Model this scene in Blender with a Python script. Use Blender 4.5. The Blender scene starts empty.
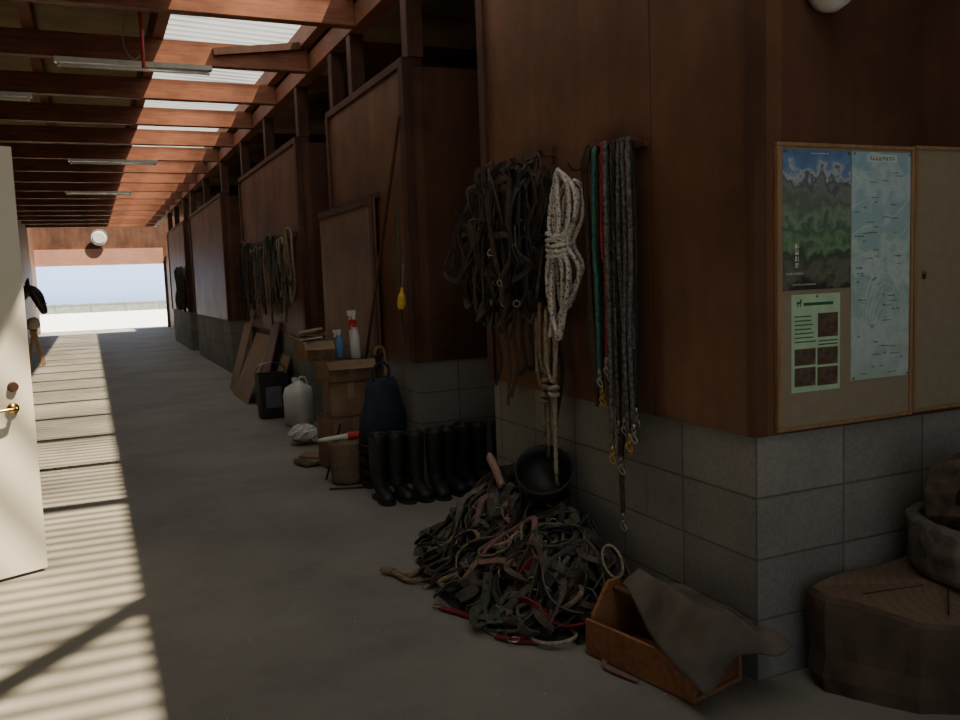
import bpy, math, random
from mathutils import Vector, Matrix, Quaternion
random.seed(7)
SC=bpy.context.scene; COL=SC.collection
V=Vector
# ---------------------------------------------------------------- materials
def base(name):
    m=bpy.data.materials.new(name); m.use_nodes=True
    nt=m.node_tree; b=nt.nodes['Principled BSDF']; return m,nt,b
def N(nt,t,**k):
    n=nt.nodes.new(t)
    for a,v in k.items(): setattr(n,a,v)
    return n
def c4(c): return (c[0],c[1],c[2],1)
def nmat(name,c1,c2,scale=8,rough=.6,metal=0,bump=.2,stretch=(1,1,1),detail=4,bdist=.01,lo=.3,hi=.7,spec=None):
    m,nt,b=base(name); L=nt.links.new
    tc=N(nt,'ShaderNodeTexCoord'); mp=N(nt,'ShaderNodeMapping'); mp.inputs['Scale'].default_value=stretch
    no=N(nt,'ShaderNodeTexNoise'); no.inputs['Scale'].default_value=scale; no.inputs['Detail'].default_value=detail
    rp=N(nt,'ShaderNodeValToRGB'); rp.color_ramp.elements[0].position=lo; rp.color_ramp.elements[1].position=hi
    rp.color_ramp.elements[0].color=c4(c1); rp.color_ramp.elements[1].color=c4(c2)
    L(tc.outputs['Object'],mp.inputs[0]); L(mp.outputs[0],no.inputs[0]); L(no.outputs[0],rp.inputs[0]); L(rp.outputs[0],b.inputs['Base Color'])
    b.inputs['Roughness'].default_value=rough; b.inputs['Metallic'].default_value=metal
    if spec is not None: b.inputs['Specular IOR Level'].default_value=spec
    if bump:
        bp=N(nt,'ShaderNodeBump'); bp.inputs['Strength'].default_value=bump; bp.inputs['Distance'].default_value=bdist
        L(no.outputs[0],bp.inputs['Height']); L(bp.outputs[0],b.inputs['Normal'])
    return m
def wood(name,c1,c2,stretch=(14,14,1.2),rough=.6,blotch=.45):
    m=nmat(name,c1,c2,3.0,rough,0,.08,stretch,6,.003,.25,.75,.22)
    nt=m.node_tree; b=nt.nodes['Principled BSDF']; L=nt.links.new
    rp=[n for n in nt.nodes if n.type=='VALTORGB'][0]; tc=[n for n in nt.nodes if n.type=='TEX_COORD'][0]
    n2=N(nt,'ShaderNodeTexNoise'); n2.inputs['Scale'].default_value=1.6; n2.inputs['Detail'].default_value=7; n2.inputs['Roughness'].default_value=.6
    mr=N(nt,'ShaderNodeMapRange'); mr.inputs[1].default_value=.32; mr.inputs[2].default_value=.68; mr.inputs[3].default_value=1-blotch; mr.inputs[4].default_value=1.18
    mx=N(nt,'ShaderNodeMix',data_type='RGBA',blend_type='MULTIPLY'); mx.inputs[0].default_value=1
    L(tc.outputs['Object'],n2.inputs[0]); L(n2.outputs[0],mr.inputs[0]); L(rp.outputs[0],mx.inputs[6]); L(mr.outputs[0],mx.inputs[7]); L(mx.outputs[2],b.inputs['Base Color'])
    return m
def plain(name,c,rough=.5,metal=0): 
    return nmat(name,[x*.85 for x in c],[min(1,x*1.1) for x in c],12,rough,metal,.05)
M={}
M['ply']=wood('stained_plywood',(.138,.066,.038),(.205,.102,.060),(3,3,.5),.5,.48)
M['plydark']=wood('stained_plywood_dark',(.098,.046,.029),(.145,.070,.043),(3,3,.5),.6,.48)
M['beam']=wood('stained_timber_beam',(.16,.058,.036),(.32,.13,.075),(1.0,12,12),.6)
M['post']=wood('stained_timber_post',(.070,.034,.024),(.13,.060,.040),(14,14,1),.6)
M['rawply']=wood('raw_plywood',(.28,.18,.11),(.40,.27,.17),(1.2,14,10),.7,.25)
M['shutter']=wood('worn_plywood_shutter',(.19,.10,.06),(.27,.15,.09),(3,3,.5),.6,.4)
M['oak']=wood('frame_wood',(.25,.15,.08),(.39,.25,.135),(20,20,2),.5,.15)
M['tote']=wood('orange_box_wood',(.26,.115,.05),(.43,.21,.095),(2,14,14),.6,.4)
M['lintel']=wood('sunlit_lintel',(.36,.18,.13),(.46,.25,.18),(1,12,12),.7,.15)  # orange-pink of the sunlit wood is put into the base colour
M['black']=nmat('black_strap',(.010,.010,.010),(.036,.032,.029),30,.65)
M['brownstrap']=nmat('brown_leather_strap',(.028,.017,.012),(.085,.055,.037),25,.6)
M['dusty']=nmat('dusty_leather_strap',(.05,.037,.028),(.15,.115,.085),25,.75)
M['greystrap']=nmat('grey_webbing',(.07,.064,.056),(.18,.165,.145),40,.8)
M['olive']=nmat('olive_webbing',(.04,.05,.034),(.11,.12,.085),40,.8)
M['pink']=nmat('faded_pink_webbing',(.17,.085,.075),(.28,.15,.135),40,.8)
M['pinkpale']=nmat('pale_pink_padding',(.30,.18,.15),(.44,.28,.24),40,.8)
M['red']=nmat('red_rope',(.20,.006,.014),(.44,.02,.03),70,.75,lo=.35,hi=.6)
M['redweb']=nmat('dark_red_webbing',(.18,.014,.018),(.30,.03,.035),40,.7)
M['green']=nmat('green_rope',(.02,.09,.065),(.06,.19,.14),60,.7)
M['cream']=nmat('cream_rope',(.26,.22,.16),(.48,.42,.33),60,.8)
M['white_rope']=nmat('white_rope',(.10,.095,.09),(.66,.63,.58),85,.8,lo=.37,hi=.47)
M['tan_rope']=nmat('tan_rope',(.17,.125,.08),(.33,.25,.17),50,.85)
M['grey_rope']=nmat('grey_fleck_rope',(.045,.042,.042),(.17,.16,.155),70,.8,lo=.38,hi=.62)
M['metal']=nmat('tarnished_steel',(.30,.29,.27),(.5,.48,.45),20,.38,1,.05)
M['brass']=nmat('brass',(.45,.30,.10),(.62,.43,.17),20,.3,1,.05)
M['rubber']=nmat('black_rubber',(.012,.012,.013),(.03,.03,.03),9,.5,0,.05)
M['rubberol']=nmat('olive_rubber',(.018,.020,.016),(.036,.036,.030),9,.55,0,.05)
M['sole']=nmat('boot_sole',(.03,.027,.023),(.06,.052,.045),20,.8)
M['card']=nmat('cardboard',(.23,.145,.085),(.33,.22,.135),10,.85,0,.2)
M['tape']=plain('packing_tape',(.38,.28,.17),.3)
M['whitepl']=nmat('white_plastic',(.60,.60,.57),(.78,.78,.75),6,.4,0,.03)
M['doorwhite']=nmat('door_paint',(.80,.77,.66),(.88,.85,.74),2.5,.5,0,.02)
M['graypl']=plain('grey_plastic',(.14,.14,.15),.5)
M['navy']=nmat('navy_fabric',(.012,.018,.035),(.03,.04,.07),14,.8,0,.3)
M['basket']=nmat('wicker',(.14,.10,.06),(.30,.22,.14),45,.8,0,.5,(1,1,4))
M['leathercloth']=nmat('grey_brown_leather_cloth',(.075,.062,.048),(.165,.14,.11),7,.8,0,.35,detail=7)
M['stumpside']=nmat('bark',(.060,.042,.028),(.14,.098,.066),6,.9,0,.9,(1,1,.7),8,.03)
M['tub']=nmat('weathered_stone',(.10,.09,.075),(.22,.20,.17),18,.95,0,.8,detail=8,bdist=.02)
M['yellow']=plain('yellow_plastic',(.75,.5,.05),.5)
M['lampmetal']=plain('white_enamel',(.62,.62,.60),.4)
M['tube']=plain('glass_tube',(.85,.85,.82),.25)
M['redpaint']=plain('red_paint',(.5,.02,.02),.4)
M['cable']=plain('grey_cable',(.25,.25,.25),.6)
M['cork']=nmat('pinboard_felt',(.275,.235,.165),(.315,.27,.19),25,.9,0,.05,detail=5)
M['paperwhite']=plain('white_paper',(.75,.77,.73),.6)
M['papergreen']=plain('pale_green_paper',(.46,.68,.46),.6)
M['ink']=plain('dark_ink',(.06,.09,.09),.6)
M['crack']=plain('dark_crack',(.03,.02,.014),.9)
M['inkgreen']=plain('green_ink',(.03,.16,.06),.6)
M['inkwhite']=plain('white_ink',(.85,.85,.85),.6)
M['inkblue']=plain('blue_ink',(.14,.30,.55),.6)
M['mapwhite']=plain('map_pale_band',(.60,.72,.72),.5)
M['horse']=nmat('black_horse_coat',(.008,.007,.006),(.03,.022,.018),10,.5)
M['fence']=nmat('grey_fence_paint',(.16,.19,.17),(.24,.27,.25),3,.9,0,0)
M['extwall']=nmat('pale_blue_cladding',(.30,.46,.84),(.34,.51,.90),.3,.9,0,0)
M['extground']=nmat('pale_gravel',(.86,.86,.85),(.95,.95,.94),5,.9,0,.05)
M['photo1']=nmat('printed_photo_dark',(.05,.04,.035),(.20,.13,.10),40,.5,0,0)

def floor_mat():
    m,nt,b=base('stable_concrete'); L=nt.links.new
    tc=N(nt,'ShaderNodeTexCoord')
    n1=N(nt,'ShaderNodeTexNoise'); n1.inputs['Scale'].default_value=.8; n1.inputs['Detail'].default_value=10; n1.inputs['Roughness'].default_value=.66
    n2=N(nt,'ShaderNodeTexNoise'); n2.inputs['Scale'].default_value=120; n2.inputs['Detail'].default_value=3
    r1=N(nt,'ShaderNodeValToRGB'); e=r1.color_ramp.elements; e[0].position=.32; e[0].color=(.185,.175,.155,1); e[1].position=.70; e[1].color=(.33,.315,.28,1)
    r2=N(nt,'ShaderNodeValToRGB'); e=r2.color_ramp.elements; e[0].position=.3; e[0].color=(.86,.86,.86,1); e[1].position=.62; e[1].color=(1.03,1.03,1.02,1)
    mx=N(nt,'ShaderNodeMix',data_type='RGBA',blend_type='MULTIPLY'); mx.inputs[0].default_value=1
    vo=N(nt,'ShaderNodeTexVoronoi'); vo.inputs['Scale'].default_value=7; vo.inputs['Randomness'].default_value=1
    lt=N(nt,'ShaderNodeMath',operation='LESS_THAN'); lt.inputs[1].default_value=.034
    mx2=N(nt,'ShaderNodeMix',data_type='RGBA'); mx2.inputs[7].default_value=(.5,.45,.34,1)
    bp=N(nt,'ShaderNodeBump'); bp.inputs['Strength'].default_value=.12; bp.inputs['Distance'].default_value=.003
    for n in (n1,n2,vo): L(tc.outputs['Object'],n.inputs[0])
    L(n1.outputs[0],r1.inputs[0]); L(n2.outputs[0],r2.inputs[0]); L(r1.outputs[0],mx.inputs[6]); L(r2.outputs[0],mx.inputs[7])
    L(vo.outputs['Distance'],lt.inputs[0]); L(lt.outputs[0],mx2.inputs[0]); L(mx.outputs[2],mx2.inputs[6]); L(mx2.outputs[2],b.inputs['Base Color'])
    L(n2.outputs[0],bp.inputs['Height']); L(bp.outputs[0],b.inputs['Normal']); b.inputs['Roughness'].default_value=.7; b.inputs['Specular IOR Level'].default_value=.4
    return m
M['floor']=floor_mat()
def block_mat():
    m,nt,b=base('concrete_block'); L=nt.links.new
    tc=N(nt,'ShaderNodeTexCoord'); sp=N(nt,'ShaderNodeSeparateXYZ'); L(tc.outputs['Object'],sp.inputs[0])
    ad=N(nt,'ShaderNodeMath',operation='ADD'); L(sp.outputs[0],ad.inputs[0]); L(sp.outputs[1],ad.inputs[1])
    sb=N(nt,'ShaderNodeMath',operation='ADD'); L(ad.outputs[0],sb.inputs[0]); sb.inputs[1].default_value=-4.14+39
    cb=N(nt,'ShaderNodeCombineXYZ'); L(sb.outputs[0],cb.inputs[0]); L(sp.outputs[2],cb.inputs[1])
    br=N(nt,'ShaderNodeTexBrick'); br.offset=0; br.squash=1
    br.inputs['Color1'].default_value=(.26,.257,.235,1); br.inputs['Color2'].default_value=(.315,.312,.285,1); br.inputs['Mortar'].default_value=(.17,.165,.15,1)
    br.inputs['Scale'].default_value=1; br.inputs['Mortar Size'].default_value=.005; br.inputs['Mortar Smooth'].default_value=.3
    br.inputs['Brick Width'].default_value=.39; br.inputs['Row Height'].default_value=.21; br.inputs['Bias'].default_value=0
    L(cb.outputs[0],br.inputs[0])
    n=N(nt,'ShaderNodeTexNoise'); n.inputs['Scale'].default_value=80; n.inputs['Detail'].default_value=4; L(tc.outputs['Object'],n.inputs[0])
    n3=N(nt,'ShaderNodeTexNoise'); n3.inputs['Scale'].default_value=2.0; n3.inputs['Detail'].default_value=6; L(tc.outputs['Object'],n3.inputs[0])
    r=N(nt,'ShaderNodeMapRange'); r.inputs[1].default_value=.3; r.inputs[2].default_value=.7; r.inputs[3].default_value=.85; r.inputs[4].default_value=1.08; L(n.outputs[0],r.inputs[0])
    r3=N(nt,'ShaderNodeMapRange'); r3.inputs[1].default_value=.3; r3.inputs[2].default_value=.7; r3.inputs[3].default_value=.78; r3.inputs[4].default_value=1.08; L(n3.outputs[0],r3.inputs[0])
    mm=N(nt,'ShaderNodeMath',operation='MULTIPLY'); L(r.outputs[0],mm.inputs[0]); L(r3.outputs[0],mm.inputs[1])
    mx=N(nt,'ShaderNodeMix',data_type='RGBA',blend_type='MULTIPLY'); mx.inputs[0].default_value=1
    L(br.outputs[0],mx.inputs[6]); L(mm.outputs[0],mx.inputs[7]); L(mx.outputs[2],b.inputs['Base Color'])
    iv=N(nt,'ShaderNodeMath',operation='SUBTRACT'); iv.inputs[0].default_value=1; L(br.outputs['Fac'],iv.inputs[1])
    a2=N(nt,'ShaderNodeMath',operation='MULTIPLY_ADD'); L(n.outputs[0],a2.inputs[0]); a2.inputs[1].default_value=.2; L(iv.outputs[0],a2.inputs[2])
    bp=N(nt,'ShaderNodeBump'); bp.inputs['Strength'].default_value=.5; bp.inputs['Distance'].default_value=.005; L(a2.outputs[0],bp.inputs['Height']); L(bp.outputs[0],b.inputs['Normal'])
    b.inputs['Roughness'].default_value=.9; b.inputs['Specular IOR Level'].default_value=.2
    return m
M['block']=block_mat()
M['roof']=nmat('roof_sheet_underside',(.24,.185,.12),(.40,.31,.20),2,.75,0,.1,spec=.2)
def sky_mat():
    m,nt,b=base('translucent_roof_sheet'); L=nt.links.new; nt.nodes.remove(b); out=nt.nodes['Material Output']
    tc=N(nt,'ShaderNodeTexCoord'); sp=N(nt,'ShaderNodeSeparateXYZ'); L(tc.outputs['Object'],sp.inputs[0])
    mu=N(nt,'ShaderNodeMath',operation='MULTIPLY'); mu.inputs[1].default_value=2*math.pi/.15; L(sp.outputs[1],mu.inputs[0])
    si=N(nt,'ShaderNodeMath',operation='SINE'); L(mu.outputs[0],si.inputs[0])
    no=N(nt,'ShaderNodeTexNoise'); no.inputs['Scale'].default_value=1.2; L(tc.outputs['Object'],no.inputs[0])
    mr=N(nt,'ShaderNodeMapRange'); mr.inputs[1].default_value=-.6; mr.inputs[2].default_value=.3; mr.inputs[3].default_value=.20; mr.inputs[4].default_value=.80; L(si.outputs[0],mr.inputs[0])  # clear and dull bands put into the sheet to cast the floor's sun stripes
    mr2=N(nt,'ShaderNodeMapRange'); mr2.inputs[1].default_value=.35; mr2.inputs[2].default_value=.6; mr2.inputs[3].default_value=.65; mr2.inputs[4].default_value=1; L(no.outputs[0],mr2.inputs[0])
    f=N(nt,'ShaderNodeMath',operation='MULTIPLY'); L(mr.outputs[0],f.inputs[0]); L(mr2.outputs[0],f.inputs[1])
    tr=N(nt,'ShaderNodeBsdfTransparent'); tr.inputs[0].default_value=(1,.95,.85,1)
    tl=N(nt,'ShaderNodeBsdfTranslucent'); tl.inputs[0].default_value=(.28,.295,.32,1)
    mx=N(nt,'ShaderNodeMixShader'); L(f.outputs[0],mx.inputs[0]); L(tl.outputs[0],mx.inputs[1]); L(tr.outputs[0],mx.inputs[2]); L(mx.outputs[0],out.inputs[0])
    return m
M['skylight']=sky_mat()
def ramp_photo(name,stops,axis,scale,amp):
    m,nt,b=base(name); L=nt.links.new
    tc=N(nt,'ShaderNodeTexCoord'); sp=N(nt,'ShaderNodeSeparateXYZ'); L(tc.outputs['Generated'],sp.inputs[0])
    no=N(nt,'ShaderNodeTexNoise'); no.inputs['Scale'].default_value=scale; no.inputs['Detail'].default_value=7; L(tc.outputs['Object'],no.inputs[0])
    ma=N(nt,'ShaderNodeMath',operation='MULTIPLY_ADD'); L(no.outputs[0],ma.inputs[0]); ma.inputs[1].default_value=amp; L(sp.outputs[axis],ma.inputs[2])
    sb=N(nt,'ShaderNodeMath',operation='SUBTRACT'); L(ma.outputs[0],sb.inputs[0]); sb.inputs[1].default_value=amp/2
    r=N(nt,'ShaderNodeValToRGB'); cr=r.color_ramp
    cr.elements[0].position=stops[0][0]; cr.elements[0].color=c4(stops[0][1]); cr.elements[1].position=stops[-1][0]; cr.elements[1].color=c4(stops[-1][1])
    for p,c in stops[1:-1]: cr.elements.new(p).color=c4(c)
    L(sb.outputs[0],r.inputs[0]); L(r.outputs[0],b.inputs['Base Color']); b.inputs['Roughness'].default_value=.35
    return m
M['land']=ramp_photo('printed_landscape',[(0,(.05,.055,.05)),(.12,(.17,.19,.15)),(.24,(.07,.10,.08)),(.34,(.20,.34,.20)),(.44,(.09,.16,.12)),(.52,(.24,.34,.24)),(.62,(.13,.18,.15)),(.72,(.22,.26,.24)),(.78,(.10,.13,.16)),(.83,(.46,.52,.58)),(.88,(.16,.28,.48)),(1,(.10,.20,.42))],2,18,.6)
M['map']=ramp_photo('printed_map',[(0,(.40,.54,.50)),(.2,(.52,.64,.64)),(.38,(.34,.52,.52)),(.5,(.54,.68,.68)),(.62,(.36,.56,.56)),(.75,(.34,.53,.60)),(.86,(.50,.66,.70)),(1,(.30,.50,.60))],2,16,.8)
def stump_mat():
    m,nt,b=base('sawn_wood_top'); L=nt.links.new
    tc=N(nt,'ShaderNodeTexCoord'); w=N(nt,'ShaderNodeTexWave',wave_type='RINGS',rings_direction='Z'); w.inputs['Scale'].default_value=9; w.inputs['Distortion'].default_value=9; w.inputs['Detail'].default_value=5
    mp=N(nt,'ShaderNodeMapping'); mp.inputs['Location'].default_value=(-.15,.1,0); L(tc.outputs['Object'],mp.inputs[0]); L(mp.outputs[0],w.inputs[0])
    r=N(nt,'ShaderNodeValToRGB'); r.color_ramp.elements[0].color=(.17,.118,.075,1); r.color_ramp.elements[1].color=(.205,.145,.095,1); L(w.outputs[0],r.inputs[0]); L(r.outputs[0],b.inputs['Base Color']); b.inputs['Roughness'].default_value=.85
    bp=N(nt,'ShaderNodeBump'); bp.inputs['Strength'].default_value=.15; bp.inputs['Distance'].default_value=.005; L(w.outputs[0],bp.inputs['Height']); L(bp.outputs[0],b.inputs['Normal'])
    return m
M['stumptop']=stump_mat()

# ---------------------------------------------------------------- mesh builder
class MB:
    def __init__(s): s.v=[]; s.f=[]; s.m=[]
    def add(s,vs,fs,mi=0):
        o=len(s.v); s.v+= [V(p) for p in vs]; s.f+=[tuple(i+o for i in f) for f in fs]; s.m+=[mi]*len(fs)
    def box(s,x0,x1,y0,y1,z0,z1,mi=0,R=None,c=None):
        vs=[V((x,y,z)) for z in (z0,z1) for y in (y0,y1) for x in (x0,x1)]
        if R is not None: vs=[R@(p-V(c))+V(c) for p in vs]
        s.add(vs,[(0,2,3,1),(4,5,7,6),(0,1,5,4),(2,6,7,3),(0,4,6,2),(1,3,7,5)],mi)
    def bar(s,p,q,w,h,mi=0,upv=(0,0,1)):
        p=V(p);q=V(q);d=(q-p).normalized();u=V(upv)
        if abs(d.dot(u))>.95:u=V((0,1,0))
        a=d.cross(u).normalized();b=a.cross(d).normalized()
        vs=[e+a*sx*w/2+b*sy*h/2 for e in (p,q) for sx,sy in ((-1,-1),(1,-1),(1,1),(-1,1))]
        s.add(vs,[(0,1,2,3),(7,6,5,4),(0,4,5,1),(1,5,6,2),(2,6,7,3),(3,7,4,0)],mi)
    def cyl(s,p,q,r0,r1=None,n=16,mi=0,cap=True):
        r1=r0 if r1 is None else r1; s.lathe_axis(p,q,[(0,r0),(1,r1)],n,mi,cap)
    def lathe_axis(s,p,q,prof,n=16,mi=0,cap=True,fn=None):
        p=V(p);q=V(q);d=q-p;dn=d.normalized();u=V((0,0,1)) if abs(dn.z)<.9 else V((1,0,0))
        a=dn.cross(u).normalized();b=dn.cross(a)
        vs=[];fs=[]
        for t,r in prof:
            for i in range(n):
                an=2*math.pi*i/n; k=fn(t,an) if fn else 1
                vs.append(p+d*t+(a*math.cos(an)+b*math.sin(an))*r*k)
        for j in range(len(prof)-1):
            for i in range(n): fs.append((j*n+i,j*n+(i+1)%n,(j+1)*n+(i+1)%n,(j+1)*n+i))
        if cap: fs.append(tuple(range(n-1,-1,-1))); fs.append(tuple((len(prof)-1)*n+i for i in range(n)))
        s.add(vs,fs,mi)
    def sweep(s,pts,prof,closed=False,twist=0,mi=0,nrm=None,scales=None):
        n=len(pts);k=len(prof);pts=[V(p) for p in pts]
        T=[]
        for i in range(n):
            a=pts[(i-1)%n] if closed or i>0 else pts[0]; b=pts[(i+1)%n] if closed or i<n-1 else pts[-1]
            t=b-a; T.append(t.normalized() if t.length>1e-9 else V((0,0,1)))
        nr=V(nrm) if nrm else V((0,0,1)); 
        if abs(nr.dot(T[0]))>.95: nr=V((1,0,0))
        nr=(nr-T[0]*nr.dot(T[0])).normalized(); L=0; vs=[]
        for i in range(n):
            if i: 
                L+=(pts[i]-pts[i-1]).length
                nr=nr-T[i]*nr.dot(T[i]); nr=nr.normalized() if nr.length>1e-6 else T[i].orthogonal().normalized()
            bi=T[i].cross(nr); an=twist*L; ca,sa=math.cos(an),math.sin(an); sc=scales[i] if scales else 1
            for x,y in prof:
                X=(x*ca-y*sa)*sc;Y=(x*sa+y*ca)*sc; vs.append(pts[i]+bi*X+nr*Y)
        fs=[]
        for j in range(n if closed else n-1):
            for i in range(k): fs.append((j*k+i,j*k+(i+1)%k,((j+1)%n)*k+(i+1)%k,((j+1)%n)*k+i))
        if not closed: fs.append(tuple(range(k-1,-1,-1))); fs.append(tuple((n-1)*k+i for i in range(k)))
        s.add(vs,fs,mi)
    def strap(s,pts,w=.022,t=.004,closed=False,mi=0,nrm=None,twist=0):
        s.sweep(pts,[(-w/2,-t/2),(w/2,-t/2),(w/2,t/2),(-w/2,t/2)],closed,twist,mi,nrm)
    def rope(s,pts,r=.008,closed=False,mi=0,lob=3,tw=1.0):
        prof=[]
        for i in range(lob*3):
            a=2*math.pi*i/(lob*3); rr=r*(1 if i%3 else .78); prof.append((rr*math.cos(a),rr*math.sin(a)))
        s.sweep(pts,prof,closed,tw/r*.35,mi)
    def ring(s,c,ax,R,r,mi=0,n=20,sy=1):
        c=V(c);ax=V(ax).normalized();a=ax.orthogonal().normalized();b=ax.cross(a)
        pts=[c+a*R*math.cos(2*math.pi*i/n)+b*R*sy*math.sin(2*math.pi*i/n) for i in range(n)]
        s.sweep(pts,[(r*math.cos(2*math.pi*i/6),r*math.sin(2*math.pi*i/6)) for i in range(6)],True,0,mi)
def smooth(pts,step=.02,closed=False):
    P=[V(p) for p in pts];n=len(P);out=[]
    for i in range(n if closed else n-1):
        if closed: a,b,c,d=P[(i-1)%n],P[i],P[(i+1)%n],P[(i+2)%n]
        else: a,b,c,d=P[max(i-1,0)],P[i],P[i+1],P[min(i+2,n-1)]
        k=max(2,int((c-b).length/step))
        for j in range(k):
            t=j/k; out.append(.5*((2*b)+(c-a)*t+(2*a-5*b+4*c-d)*t*t+(3*b-a-3*c+d)*t**3))
    if not closed: out.append(P[-1])
    return out
def mk(name,mb,mats,label=None,cat=None,parent=None,group=None,kind=None,smoothit=False,world=False,bevel=0):
    me=bpy.data.meshes.new(name)
    if world: o=V((0,0,0))
    else:
        xs=[p.x for p in mb.v];ys=[p.y for p in mb.v];zs=[p.z for p in mb.v]
        o=V(((min(xs)+max(xs))/2,(min(ys)+max(ys))/2,min(zs)))
    me.from_pydata([tuple(p-o) for p in mb.v],[],mb.f)
    for m in (mats if isinstance(mats,(list,tuple)) else [mats]): me.materials.append(M[m])
    for p,mi in zip(me.polygons,mb.m): p.material_index=mi; p.use_smooth=smoothit
    me.validate(); me.update()
    ob=bpy.data.objects.new(name,me); COL.objects.link(ob)
    if parent: ob.parent=parent; ob.location=o-V(parent['o_'])
    else: ob.location=o
    ob['o_']=tuple(o)
    if bevel:
        b=ob.modifiers.new('bevel','BEVEL'); b.width=bevel; b.segments=2; b.limit_method='ANGLE'
    if label: ob['label']=label
    if cat and not parent: ob['category']=cat
    if group: ob['group']=group
    if kind: ob['kind']=kind
    return ob
def empty(name,loc,label,cat,group=None):
    e=bpy.data.objects.new(name,None); e.empty_display_size=.1; e.location=loc; COL.objects.link(e); e['o_']=tuple(loc)
    e['label']=label; e['category']=cat
    if group: e['group']=group
    return e
def copy_thing(root,kids,off,group=None,label=None,rot=0):
    r=root.copy(); COL.objects.link(r); r.location=V(root.location)+V(off); r.rotation_euler=(0,0,rot)
    if label: r['label']=label
    for k in kids:
        c=k.copy(); COL.objects.link(c); c.parent=r
    return r
def buckle(parent,p,ax,R=.02,r=.0032,mat='metal'):
    m2=MB(); m2.ring(p,ax,R,r); mk('buckle',m2,mat,parent=parent,smoothit=True)
def struct(name,mb,mats,**k):
    return mk(name,mb,mats,kind='structure',world=True,**k)

# ---------------------------------------------------------------- structure
XW=1.96; BH=.84
mb=MB(); mb.box(-7,7,-8,32.3,-.1,0); struct('floor',mb,'floor')
def corr(x0,x1,y0,y1,zf,pitch=.076,amp=.009):
    mb=MB(); n=int((y1-y0)/pitch*6); vs=[];fs=[]
    for i in range(n+1):
        y=y0+(y1-y0)*i/n; dz=amp*math.sin(2*math.pi*(y-y0)/pitch)
        for x in (x0,x1): vs.append(V((x,y,zf(x)+dz)))
    for i in range(n): fs.append((2*i,2*i+1,2*i+3,2*i+2))
    mb.add(vs,fs); return mb
zr=lambda x:3.72-.04*(x-.75)
YE=29.4
struct('ceiling',corr(-7,.72,-3,YE,zr),'roof',smoothit=True)
struct('ceiling.001',corr(1.93,7,-3,YE,zr),'roof',smoothit=True)
struct('window_1',corr(.70,1.95,-3,YE,zr),'skylight',smoothit=True)
units=[(2.18,4.2,3.62),(5.4,7.35,2.77),(8.57,12.1,2.77),(13.9,18.5,2.77),(19.8,24.0,2.77)]
k=0
for (y0,y1,top) in units:
    mb=MB()
    mb.box(XW,XW+.12,y0,y1,0,BH,0); mb.box(XW+.12,6,y0,y0+.12,0,BH,0); mb.box(XW+.12,6,y1-.12,y1,0,BH,0)
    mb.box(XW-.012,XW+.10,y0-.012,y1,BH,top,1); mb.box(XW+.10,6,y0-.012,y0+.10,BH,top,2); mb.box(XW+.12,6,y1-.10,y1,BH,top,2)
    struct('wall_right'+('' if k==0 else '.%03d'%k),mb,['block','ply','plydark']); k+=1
mb=MB(); mb.box(2.5,2.6,24.0,32.3,0,2.5); struct('wall_right.005',mb,'plydark')
mb=MB(); mb.box(6,6.12,-3,32.3,0,3.7); struct('wall_back',mb,'plydark')
mb=MB(); mb.box(-1.72,-1.6,4.4,18.2,0,3.7); mb.box(-1.72,-1.6,20.0,32.3,0,3.7); mb.box(-1.72,-1.6,18.2,20,2.3,3.7); struct('wall_left',mb,'plydark')
mb=MB(); mb.box(-1.72,-1.04,4.36,4.44,0,3.7); struct('wall_left.001',mb,'plydark')
mb=MB(); mb.box(-7,-6.9,-3,32.3,0,3.9); struct('wall_left.002',mb,'plydark')
mb=MB(); mb.box(-7,7,32.3,32.42,2.78,3.95,1); mb.box(-1.6,2.42,32.2,32.42,2.23,2.78,0); mb.box(2.42,7,32.3,32.42,0,2.78,1); mb.box(-7,-1.6,32.3,32.42,0,2.78,1)
struct('wall_far',mb,['lintel','plydark'])
mb=MB(); mb.box(-7,-2.2,-3.1,-3,0,3.9); mb.box(3.2,7,-3.1,-3,0,3.7); mb.box(-2.2,3.2,-3.1,-3,2.9,3.9); struct('wall_near',mb,'plydark')
t=1
def trim(x0,x1,y0,y1,z0,z1,m='post'):
    global t
    mb=MB(); mb.box(x0,x1,y0,y1,z0,z1); struct('trim_%d'%t,mb,m); t+=1
trim(XW-.030,XW+.02,4.14,4.21,BH,3.6)
trim(XW-.02,XW+.03,2.16,2.20,BH,3.6,'plydark')
trim(XW-.0132,XW-.010,2.715,2.719,BH+.001,3.6)
trim(XW-.0132,XW-.010,9.79,9.796,BH+.001,2.76); trim(XW-.0132,XW-.010,11.0,11.006,BH+.001,2.76)
for (y0,y1,top) in units[1:5]:
    trim(XW-.032,XW+.03,y0-.03,y0+.06,BH,top); trim(XW-.032,XW+.03,y1-.06,y1+.01,BH,top)
    trim(XW-.03,XW+.11,y0-.02,y1,top,top+.05)
trim(XW+.0,XW+.12,4.2,YE,3.30,3.46,'beam')
G1='roof posts above the stall walls'
for i,y in enumerate([5.42,6.7,7.28,8.6,10.3,12.0,13.95,16.2,18.4,19.9,22,23.9]):
    mb=MB(); mb.box(XW+.01,XW+.12,y-.055,y+.055,2.821,3.30)
    mk('timber_post',mb,'post','dark stained timber post above a stall wall','post',group=G1,bevel=.004)
for i in range(17):
    y=5.0+1.5*i+ (0 if i else .1)
    mb=MB(); mb.box(-1.6,XW-.001,y-.05,y+.05,3.30,3.50)
    mk('roof_beam',mb,'beam','red-brown stained timber beam spanning the aisle','beam',group='roof beams over the aisle',bevel=.005)
for x in (-1.2,-.3,.68,1.92):
    mb=MB(); mb.box(x-.045,x+.045,-2.5,YE,3.501,zr(x)-.012)
    mk('roof_purlin',mb,'beam','long timber purlin carrying the corrugated roof sheets','purlin',group='purlins under the roof')
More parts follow.
